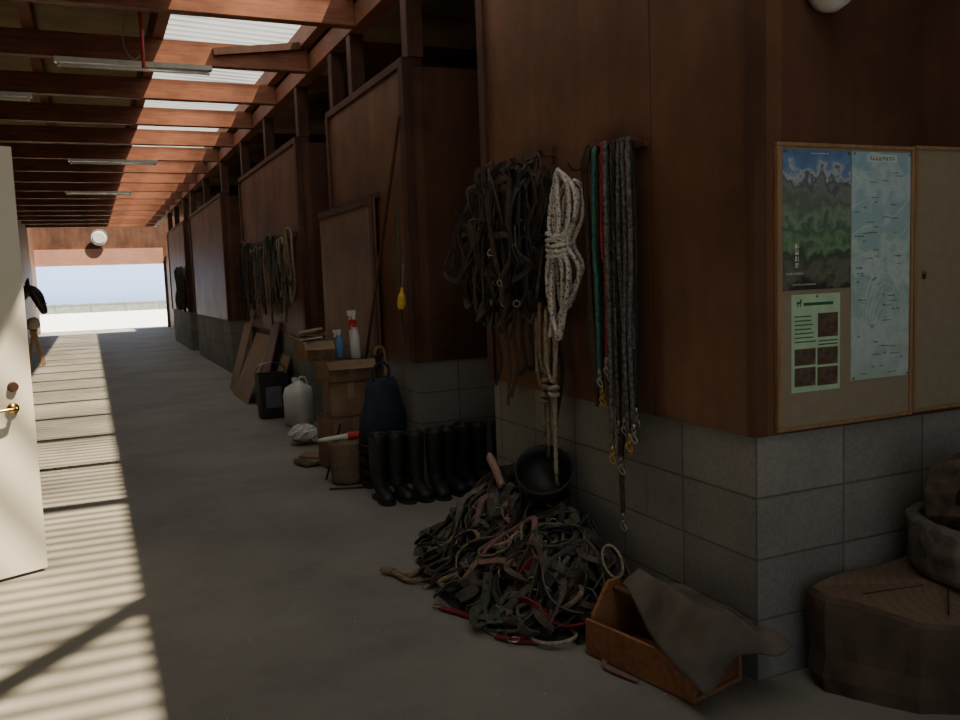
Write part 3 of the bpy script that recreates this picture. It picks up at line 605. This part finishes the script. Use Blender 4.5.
# ---------------------------------------------------------------- stump, tub, pot
out=[(2.13,2.13),(2.10,2.02),(2.19,1.86),(2.24,1.78),(2.36,1.70),(2.45,1.60),(2.72,1.56),(2.92,1.66),(3.02,1.88),(2.98,2.10),(2.75,2.15),(2.45,2.155)]
sm=[]
for i in range(len(out)):
    a=V((*out[i],0)); b=V((*out[(i+1)%len(out)],0)); m_=max(2,int((b-a).length/.04))
    for j in range(m_): sm.append(a.lerp(b,j/m_))
mb=MB(); n=len(sm); ctr=V((2.55,1.9,0)); lv=[(0,.98),(.05,.99),(.12,.96),(.20,.985),(.27,1.0),(.30,.995),(.315,.965)]
rn=[random.uniform(-.014,.014) for _ in sm]
vs=[];fs=[]
for z,k_ in lv:
    for i,p in enumerate(sm):
        w=1+rn[i]+.024*math.sin(i*.37+z*9)+random.uniform(-.006,.006); q=ctr+(p-ctr)*k_*w; q.y=min(q.y,2.155); zz=z+(.035*(q.x-2.3)+.07*(q.y-2.0)+.012*math.sin(i*.5))*(z/.315)
        vs.append(V((q.x,q.y,zz)))
for j in range(len(lv)-1):
    for i in range(n): fs.append((j*n+i,j*n+(i+1)%n,(j+1)*n+(i+1)%n,(j+1)*n+i))
mb.add(vs,fs,0)
top=vs[-n:]; cz=V((2.55,1.9,.330)); mb.add(top+[cz],[(i,(i+1)%n,n) for i in range(n)],1)
st=mk('tree_stump',mb,['stumpside','stumptop'],'thick sawn brown tree stump slab standing against the block wall','tree stump')
zt_=lambda x,y:.322+.03*(x-2.3)+.05*(y-2.0)
for (a,b,wd) in [((2.22,1.98),(2.44,1.93),.004),((2.34,1.76),(2.48,1.87),.004),((2.53,1.86),(2.58,1.66),.006)]:
    m2=MB(); m2.bar((a[0],a[1],zt_(*a)),(b[0],b[1],zt_(*b)),wd,.012); mk('crack',m2,'crack',parent=st)
rt=[random.uniform(.9,1.08) for _ in range(13)]
mb=MB(); mb.lathe_axis((2.68,1.91,.335),(2.68,1.91,.53),[(0,.20),(.15,.22),(.55,.225),(.92,.235),(1,.225),(1,.19),(.8,.18)],13,fn=lambda t,a:rt[int(round(a/(2*math.pi)*13))%13]+.03*math.sin(t*9+a*2)); mk('stone_tub',mb,'tub','rough grey weathered stone tub standing on the stump','tub',bevel=.008)
mb=MB(); R=Matrix.Rotation(.35,3,'Z')
for (x0,x1,y0,y1,z0,z1) in [(2.55,2.86,1.80,2.05,.50,.60),(2.56,2.85,1.81,2.04,.60,.70)]: mb.box(x0,x1,y0,y1,z0,z1,0,R,(2.70,1.92,0))
mb=MB(); prof=[(.50,.15,.12),(.54,.17,.135),(.62,.175,.14),(.70,.165,.13),(.725,.14,.105),(.72,.11,.08)]
vs=[];n=12
for z,rx,ry in prof:
    for i in range(n):
        a=2*math.pi*(i+.5)/n; q=max(abs(math.cos(a)),abs(math.sin(a)))**.75; p=R@V((rx*math.cos(a)/q,ry*math.sin(a)/q,0)); vs.append(V((2.70,1.92,z+.02*math.cos(a*2)))+p)
mb.add(vs,[(j*n+i,j*n+(i+1)%n,(j+1)*n+(i+1)%n,(j+1)*n+i) for j in range(5) for i in range(n)]+[tuple(range(n-1,-1,-1)),tuple(5*n+i for i in range(n))])
o=mk('leather_bag',mb,'dusty','dark brown boxy leather bag resting in the tub','bag',bevel=.006)
m2=MB(); m2.strap(smooth([(2.53,1.87,.60),(2.50,1.84,.66),(2.56,1.80,.71),(2.64,1.78,.70)]),.022,.005,nrm=(-1,-1,0)); mk('strap',m2,'black',parent=o)

# ---------------------------------------------------------------- boots
def boot_parts(loc,mt,lab,fold=0):
    x,y,_=loc
    def ringpts(c,rx,ry,tilt,wr):
        r=[]
        for i in range(18):
            a=2*math.pi*i/18; w=1+wr*math.sin(3*a+c[2]*60); p=V((rx*w*math.cos(a),ry*w*math.sin(a),0)); p=Matrix.Rotation(tilt,3,'X')@p; r.append(V((x,y,0))+V(c)+p)
        return r
    secs=[((0,.005,.30),.045,.048,0),((0,.005,.415),.056,.062,.05),((0,.005,.42),.060,.068,.05),((0,.006,.40),.059,.067,.02),((0,.006,.36),.057,.065,0),((0,.01,.32),.058,.065,.05),((0,.01,.28),.055,.062,0),((0,.012,.24),.056,.062,-.06),((0,.012,.20),.051,.057,0),((0,.01,.17),.052,.058,.1),((0,.01,.14),.048,.055,.12),((0,-.005,.10),.047,.066,.35),((0,-.035,.075),.047,.068,.8),((0,-.085,.052),.048,.052,1.25),((0,-.14,.044),.051,.040,1.45),((0,-.185,.038),.045,.033,1.5),((0,-.212,.032),.026,.020,1.55)]
    mb=MB(); vs=[];fs=[]
    for si,s_ in enumerate(secs):
        for p in ringpts(*s_,.03 if 3<si<12 else 0): p.z=max(p.z,.014); vs.append(p)
    k=18
    for j in range(len(secs)-1):
        for i in range(k): fs.append((j*k+i,j*k+(i+1)%k,(j+1)*k+(i+1)%k,(j+1)*k+i))
    fs.append(tuple(range(k-1,-1,-1))); fs.append(tuple((len(secs)-1)*k+i for i in range(k)))
    mb.add(vs,fs); r=mk('rubber_boot',mb,mt,lab,'boot',group='rubber boots in a row',smoothit=True)
    m2=MB(); ol=[(0,.075),(.038,.06),(.047,.01),(.040,-.06),(.052,-.13),(.046,-.19),(.02,-.222),(-.02,-.222),(-.046,-.19),(-.052,-.13),(-.040,-.06),(-.047,.01),(-.038,.06)]
    sv=[V((x+a,y+b,z)) for z in (0,.022) for a,b in ol]; n=len(ol)
    m2.add(sv,[tuple(range(n)),tuple(range(2*n-1,n-1,-1))]+[(i,i+n,(i+1)%n+n,(i+1)%n) for i in range(n)])
    s_=mk('sole',m2,'sole',parent=r); return r,s_
ba=boot_parts((1.60,5.22,0),'rubber','tall black rubber boot standing against the stall wall')
bb=boot_parts((1.836,5.17,0),'rubberol','tall dark olive rubber boot standing against the stall wall')
for src,(dx,dy,rt_) in [(ba,(.118,-.03,.10)),(bb,(.118,-.02,-.08)),(ba,(.475,-.04,.12)),(ba,(.595,.03,-.1)),(bb,(.48,.06,.1)),(bb,(.60,.0,-.12))]:
    copy_thing(src[0],[src[1]],(dx,dy,0),rot=rt_)

# ---------------------------------------------------------------- boxes and bottles
def carton(x0,x1,y0,y1,z0,z1,label,flaps=0,R=0,sk=0):
    c=((x0+x1)/2,(y0+y1)/2,z0); Rm=Matrix.Rotation(R,3,'Z')@Matrix.Rotation(sk,3,'Y'); t=.006
    e=empty('cardboard_box',c,label,'box','cardboard boxes')
    mb=MB(); 
    for b in [(x0,x1,y0,y0+t,z0,z1),(x0,x1,y1-t,y1,z0,z1),(x0,x0+t,y0,y1,z0,z1),(x1-t,x1,y0,y1,z0,z1),(x0,x1,y0,y1,z0,z0+t)]: mb.box(*b,0,Rm,c)
    if not flaps: mb.box(x0,x1,y0,y1,z1-t,z1,0,Rm,c)
    mk('box_body',mb,'card',parent=e)
    m2=MB(); m2.box((x0+x1)/2-.025,(x0+x1)/2+.025,y0-.001,y0,z1-.12,z1,0,Rm,c)
    mk('tape',m2,'tape',parent=e)
    if flaps:
        m3=MB(); m3.bar(V((x0,(y0+y1)/2,z1)),V((x0-.08,(y0+y1)/2,z1+.05)),y1-y0,.005); mk('flap',m3,'card',parent=e)
        m3=MB(); m3.bar(V(((x0+x1)/2,y0,z1)),V(((x0+x1)/2,y0-.07,z1-.06)),x1-x0,.005); mk('flap',m3,'card',parent=e)
carton(1.52,1.88,6.12,6.46,0,.40,'brown cardboard box on the floor at the bottom of a stack',0,.10)
carton(1.55,1.87,6.14,6.46,.402,.66,'brown cardboard box stacked in the middle',0,-.08)
carton(1.52,1.88,6.12,6.46,.662,.82,'shallow open cardboard tray near the top of the stack',1,.06)
carton(1.37,1.59,6.18,6.40,.825,.97,'small open carton full of papers on the stack',1,.25)
for i in range(5):
    mb=MB(); R=Matrix.Rotation(random.uniform(-.5,.5),3,'Z')@Matrix.Rotation(random.uniform(-.35,.1),3,'Y'); c=(1.45,6.28,.985+.014*i); mb.box(1.37,1.54,6.2,6.36,c[2],c[2]+.008,0,R,c); mk('folded_paper',mb,['paperwhite','card','tape','card','tape'][i],'folded paper packet lying on a carton','paper',group='papers on the cartons')
for i in range(3):
    mb=MB(); R=Matrix.Rotation(.3+.4*i,3,'Z')@Matrix.Rotation(.05*i,3,'X'); c=(1.46,6.52+.02*i,.012+.022*i); mb.box(1.36,1.56,6.42,6.62,c[2],c[2]+.018,0,R,c); mk('flattened_carton',mb,['card','tape','card'][i],'flattened piece of cardboard on the floor','cardboard',group='flattened cardboard')
def bottle(x,y,z,h,r,body,cap,label):
    mb=MB(); mb.lathe_axis((x,y,z),(x,y,z+h),[(0,r*.9),(.03,r),(.62,r),(.78,r*.5),(.84,r*.35),(.9,r*.35)],18); o=mk('spray_bottle',mb,body,label,'bottle',smoothit=True)
    m2=MB(); m2.cyl((x,y,z+h*.86),(x,y,z+h*.97),r*.45,n=12); m2.box(x-r*1.3,x+r*.5,y-r*.25,y+r*.25,z+h*.95,z+h*1.07); m2.bar((x-r*.7,y,z+h*.96),(x-r*1.0,y,z+h*.80),.012,.012); mk('spray_head',m2,cap,parent=o)
bottle(1.77,6.22,.822,.27,.038,'whitepl','redpaint','white spray bottle with red head on the cartons')
bottle(1.80,6.34,.822,.33,.036,'whitepl','whitepl','white spray bottle with white head on the cartons')
bottle(1.68,6.34,.822,.20,.034,'inkblue','whitepl','small blue spray bottle on the cartons')
mb=MB(); x,y=1.79,8.40; mb.lathe_axis((x,y,0),(x,y,.44),[(0,.11),(.05,.135),(.7,.14),(.86,.12),(.95,.05),(1,.04)],20,fn=lambda t,a:1+.08*math.cos(4*a))
o=mk('water_jug',mb,'whitepl','white plastic water container standing on the floor','container',smoothit=True)
m2=MB(); m2.cyl((x-.03,y,.435),(x-.03,y,.47),.03); mk('cap',m2,'whitepl',parent=o); m2=MB(); m2.rope(smooth([(x+.0,y,.42),(x+.02,y,.47),(x+.07,y,.47),(x+.095,y,.40)]),.012); mk('handle',m2,'whitepl',parent=o,smoothit=True)
mb=MB(); x,y=1.66,9.1
vs=[]
for z,k_ in ((0,.14),(.46,.165),(.46,.15),(.05,.125)):
    for a in range(16):
        an=2*math.pi*a/16; c_,s_=math.cos(an),math.sin(an); q=max(abs(c_),abs(s_))**.7; vs.append(V((x+k_*c_/q,y+k_*s_/q,z)))
fs=[(j*16+i,j*16+(i+1)%16,(j+1)*16+(i+1)%16,(j+1)*16+i) for j in range(3) for i in range(16)]+[tuple(range(15,-1,-1)),tuple(48+i for i in range(16))]
mb.add(vs,fs); o=mk('plastic_bin',mb,'rubber','black plastic bin with grey label standing on the floor','bin')
m2=MB(); m2.box(x-.09,x+.07,y-.172,y-.160,.12,.34); mk('bin_label',m2,'graypl',parent=o)
m2=MB(); m2.rope(smooth([(x-.15,y,.44),(x-.13,y-.02,.54),(x,y-.03,.58),(x+.13,y-.02,.54),(x+.15,y,.44)]),.008); mk('handle',m2,'metal',parent=o,smoothit=True)
def lean(y0,y1,xb,zt,label,m='rawply',x1=1.925,skew=0):
    mb=MB(); a=V((xb,y0,.003)); b=V((xb,y1,.003)); c=V((x1,y1+skew,zt)); d=V((x1,y0+skew,zt)); n=(b-a).cross(d-a).normalized()*.012
    mb.add([a,b,c,d,a+n,b+n,c+n,d+n],[(0,1,2,3),(7,6,5,4),(0,4,5,1),(1,5,6,2),(2,6,7,3),(3,7,4,0)]); mk('plywood_board',mb,m,label,'board',group='boards leaning on the stall wall')
lean(10.25,11.35,1.58,.78,'square raw plywood sheet leaning against the stall wall')
lean(11.40,11.95,1.62,1.05,'tall raw plywood offcut leaning against the stall wall')
lean(9.80,10.22,1.66,.95,'narrow plywood offcut leaning against the stall wall','shutter')
lean(9.36,9.77,1.72,.60,'small plywood offcut leaning against the stall wall')
mb=MB(); mb.box(1.90,1.925,6.06,7.62,.86,1.99); o=mk('stall_shutter',mb,'shutter','flat plywood shutter fixed to the stall front','shutter',bevel=.002)
m2=MB(); m2.box(1.888,1.90,6.04,6.11,.85,2.0); m2.box(1.888,1.90,6.11,7.62,1.95,2.0); mk('shutter_frame',m2,'post',parent=o)
mb=MB(); mb.box(1.925,1.948,6.0,7.3,1.985,2.02); mk('sliding_rail',mb,'post','dark rail carrying the plywood shutter','rail')
mb=MB(); mb.cyl((1.80,6.58,0.002),(1.895,5.36,2.44),.011,n=10); mk('leaning_pole',mb,'post','long thin dark pole leaning against the stall front','pole')
mb=MB(); mb.rope(smooth([(1.90,5.50,1.86),(1.895,5.48,1.6),(1.90,5.52,1.3),(1.895,5.50,.95)]),.010); mb.rope(smooth([(1.90,5.50,1.86),(1.89,5.56,1.7),(1.89,5.54,1.45),(1.90,5.51,1.3)]),.006); mk('riding_whip',mb,'olive','thin dark whip hanging at the stall corner','whip',smoothit=True)
mb=MB(); mb.lathe_axis((1.87,5.42,1.20),(1.88,5.42,1.34),[(0,.02),(.2,.030),(.6,.026),(.8,.012),(1,.008)],12); o=mk('yellow_brush',mb,'yellow','small yellow scrubbing brush hanging at the stall corner','brush')
m2=MB(); m2.rope([(1.88,5.42,1.33),(1.90,5.43,1.5)],.003); mk('cord',m2,'cream',parent=o)
mb=MB(); vs=[];n=20
for z,rx,ry in ((.0,.15,.09),(.02,.17,.105),(.18,.16,.10),(.30,.13,.07),(.38,.115,.05),(.43,.105,.03)):
    for i in range(n):
        a=2*math.pi*i/n; k_=1+.07*math.sin(5*a+z*9); vs.append(V((1.77+rx*k_*math.cos(a),5.62+ry*k_*math.sin(a),.285+z+.02*math.sin(a*3)*(z>.3))))
mb.add(vs,[(j*n+i,j*n+(i+1)%n,(j+1)*n+(i+1)%n,(j+1)*n+i) for j in range(5) for i in range(n)]+[tuple(range(n-1,-1,-1)),tuple(5*n+i for i in range(n))])
o=mk('fabric_bag',mb,'navy','dark navy fabric bag slumped on a crate','bag',smoothit=True)
m2=MB(); m2.strap(smooth([(1.71,5.60,.70),(1.71,5.60,.79),(1.77,5.60,.84),(1.82,5.60,.79),(1.81,5.60,.70)]),.02,.005,nrm=(0,1,0)); mk('handle',m2,'navy',parent=o)
mb=MB(); 
for z in (.02,.10,.18,.26): 
    mb.box(1.60,1.92,5.50,5.515,z-.02,z+.03); mb.box(1.60,1.92,5.735,5.75,z-.02,z+.03); mb.box(1.60,1.615,5.515,5.735,z-.02,z+.03); mb.box(1.905,1.92,5.515,5.735,z-.02,z+.03)
mb.box(1.60,1.92,5.50,5.75,.27,.284); mk('wooden_crate',mb,'post','dark slatted wooden crate under a navy bag','crate')
e=empty('umbrella',(1.86,5.84,0),'closed dark umbrella with curved wooden handle standing upright','umbrella')
mb=MB(); mb.lathe_axis((1.86,5.84,.02),(1.87,5.82,.72),[(0,.006),(.08,.012),(.5,.03),(.9,.04),(1,.012)],12,fn=lambda t,a:1+.2*math.sin(5*a+t*3)); mk('canopy',mb,'navy',parent=e,smoothit=True)
mb=MB(); mb.rope(smooth([(1.87,5.82,.70),(1.87,5.82,.86),(1.85,5.82,.92),(1.81,5.82,.92),(1.79,5.82,.87)]),.012); mk('handle',mb,'oak',parent=e,smoothit=True)
mb=MB(); x,y=1.55,5.78; mb.lathe_axis((x,y,0),(x,y,.30),[(0,.11)]+[(i/12,.115+.006*(i%2)+.012*i/12) for i in range(1,13)]+[(1,.11),(.2,.10)],24); mk('wicker_basket',mb,'basket','round tan ribbed wicker basket standing beside the boots','basket',smoothit=True)
mb=MB(); mb.lathe_axis((1.34,5.74,.325),(1.80,5.70,.345),[(0,.008),(.1,.015),(.6,.024),(.85,.03),(1,.012)],10); o=mk('folded_umbrella',mb,'whitepl','white and red folded umbrella lying across the basket','umbrella',smoothit=True)
m2=MB(); m2.cyl((1.54,5.724,.333),(1.70,5.71,.340),.029,n=10); mk('band',m2,'redpaint',parent=o)
mb=MB(); mb.cyl((1.37,5.62,.008),(1.63,5.53,.008),.007,n=8); mk('thin_stick',mb,'post','thin dark stick lying on the concrete floor','stick')
mb=MB(); mb.cyl((1.42,5.9,.01),(1.50,5.74,.42),.008,n=8); mk('stick',mb,'post','thin dark stick propped by the basket','stick')
mb=MB(); vs=[];n=16
for j in range(9):
    ph=math.pi*j/8
    for i in range(n):
        a=2*math.pi*i/n; k_=random.uniform(.8,1.15); vs.append(V((1.60+.12*k_*math.sin(ph)*math.cos(a),7.40+.15*k_*math.sin(ph)*math.sin(a),.085-.08*math.cos(ph)*k_+.008)))
mb.add(vs,[(j*n+i,j*n+(i+1)%n,(j+1)*n+(i+1)%n,(j+1)*n+i) for j in range(8) for i in range(n)]); mk('plastic_bag',mb,'whitepl','crumpled white plastic bag on the floor','bag')
mb=MB(); mb.box(-1.25,-1.1,15.0,15.3,0,.09); mb.box(-1.22,-1.13,14.95,15.35,.09,.12); mk('wood_block',mb,'oak','small tan wooden block on the floor','block')
mb=MB()
for a,b in (((-1.17,18.2,0),(-1.04,18.25,.62)),((-.90,18.2,0),(-1.02,18.25,.62)),((-1.17,18.6,0),(-1.04,18.55,.62)),((-.90,18.6,0),(-1.02,18.55,.62))): mb.bar(a,b,.05,.05)
mb.box(-1.09,-.97,18.15,18.65,.60,.68); mk('saddle_stand',mb,'oak','small wooden saddle stand near the horse','stand')
mb=MB(); mb.lathe_axis((-1.03,18.12,.80),(-1.03,18.68,.80),[(0,.08),(.1,.12),(.9,.12),(1,.08)],14,fn=lambda t,a:1+.08*math.sin(3*a+t*6)); mk('rolled_blanket',mb,'cream','rolled pale blanket lying on the saddle stand','blanket',smoothit=True)

names={'black':'black','brownstrap':'brown','tan_rope':'tan','olive':'olive green','grey_rope':'grey','cream':'cream'}
for i in range(16):
    y=8.85+.2*i; mt=['tan_rope','olive','tan_rope','olive','black','olive','tan_rope','brownstrap','grey_rope','olive','tan_rope','brownstrap','black','olive','brownstrap','black'][i]; zt=1.88+random.uniform(-.08,.08); zb=random.uniform(.9,1.3)
    mb=MB(); mb.rope(loop(1.885-.02*(i%2),y,zt,zb,random.uniform(.14,.24),0,.015),.015,True); mb.rope(loop(1.87,y+.06,zt-.02,zb+random.uniform(.05,.25),random.uniform(.1,.18),0,.02),.013,True)
    mk('hanging_rope',mb,mt,names[mt]+' rope looped on the stall wall','rope',group='ropes on the stall wall',smoothit=True)
mb=MB(); mb.box(1.925,1.948,8.7,12.0,1.86,1.91); mk('peg_rail',mb,'post','long dark wooden rail with ropes on a stall','rail')
for i in range(5):
    mb=MB(); y=19.9+.3*i; mb.rope(loop(1.87,y,1.8,random.uniform(.8,1.0),.24,0,.03),.03,True); mb.rope(loop(1.85,y+.1,1.7,.9,.2,0,.03),.03,True); mk('hanging_tack',mb,'black','dark tack hanging on a distant stall wall','tack',group='dark tack on the distant wall')

# ---------------------------------------------------------------- horse
def skin(name,verts,edges,radii,mat,label=None,cat=None,sub=2,root=0):
    me=bpy.data.meshes.new(name); me.from_pydata(verts,edges,[]); me.materials.append(M[mat])
    o=bpy.data.objects.new(name,me); COL.objects.link(o)
    o.modifiers.new('skin','SKIN')
    for i,r in enumerate(radii):
        me.skin_vertices[0].data[i].radius=r if isinstance(r,tuple) else (r,r)
    me.skin_vertices[0].data[root].use_root=True
    o.modifiers['skin'].use_smooth_shade=True
    s=o.modifiers.new('sub','SUBSURF'); s.levels=sub; s.render_levels=sub
    o['label']=label; o['category']=cat
    return o
hy=19.1
hv=[(-2.2,hy,1.08),(-2.65,hy,1.10),(-2.95,hy,1.03),(-1.85,hy,1.05),(-1.62,hy,1.10),(-1.42,hy,1.22),(-1.24,hy,1.36),(-1.09,hy,1.46),(-.98,hy,1.38),(-.92,hy,1.22),(-.87,hy,1.05),(-.84,hy,.95),
 (-1.65,hy-.14,.80),(-1.62,hy-.14,.50),(-1.65,hy-.14,.12),(-1.62,hy-.14,.03),(-1.65,hy+.14,.80),(-1.62,hy+.14,.50),(-1.65,hy+.14,.12),(-1.62,hy+.14,.03),
 (-2.75,hy-.15,.80),(-2.9,hy-.15,.52),(-2.85,hy-.15,.12),(-2.82,hy-.15,.03),(-2.75,hy+.15,.80),(-2.9,hy+.15,.52),(-2.85,hy+.15,.12),(-2.82,hy+.15,.03),
 (-3.15,hy,1.0),(-3.2,hy,.6)]
he=[(0,1),(1,2),(0,3),(3,4),(4,5),(5,6),(6,7),(7,8),(8,9),(9,10),(10,11),(3,12),(12,13),(13,14),(14,15),(3,16),(16,17),(17,18),(18,19),(1,20),(20,21),(21,22),(22,23),(1,24),(24,25),(25,26),(26,27),(2,28),(28,29)]
hr=[.27,.28,.2,.27,.22,.18,.155,.13,.14,.115,.085,.065]+[.1,.055,.038,.05]*2+[.13,.065,.04,.05]*2+[.05,.03]
horse=skin('horse',hv,he,hr,'horse','black horse leaning its head into the aisle','horse')
horse['o_']=(0,0,0)
for s_ in (-1,1):
    m2=MB(); m2.lathe_axis((-1.12,hy+s_*.06,1.52),(-1.09,hy+s_*.08,1.68),[(0,.035),(.3,.04),(.7,.024),(1,.004)],8); mk('ear',m2,'horse',parent=horse,smoothit=True)
m2=MB(); m2.ring((-.90,hy,1.14),(.3,0,-1),.105,.010); m2.strap(smooth([(-.91,hy-.11,1.14),(-.96,hy-.13,1.27),(-1.02,hy-.15,1.42)]),.022,.006,nrm=(0,1,0)); mk('halter',m2,'greystrap',parent=horse)

for o in bpy.data.objects:
    if 'o_' in o: del o['o_']
# ---------------------------------------------------------------- light, world, camera
sun=bpy.data.lights.new('sun','SUN'); sun.energy=23; sun.angle=math.radians(1.1); sun.color=(1,.88,.68)
so=bpy.data.objects.new('sun',sun); COL.objects.link(so); d=V((-1.8,1.1,-3.7)); so.rotation_euler=d.to_track_quat('-Z','Y').to_euler(); so.location=(3,-2,8)
w=bpy.data.worlds.new('world'); SC.world=w; w.use_nodes=True; bg=w.node_tree.nodes['Background']; bg.inputs[0].default_value=(.72,.84,1,1); bg.inputs[1].default_value=.52
cam=bpy.data.cameras.new('camera'); co=bpy.data.objects.new('camera',cam); COL.objects.link(co); SC.camera=co
d1=V((-390,70,-861)).normalized(); d2=V((1931,155,-861)); d2=(d2-d1*d2.dot(d1)).normalized(); up=d2.cross(d1)
R=Matrix((d2,d1,up)); co.matrix_world=Matrix.Translation((0,0,1.4))@R.to_4x4()
cam.sensor_width=36; cam.lens=861*36/960; cam.clip_end=300; cam.clip_start=.05
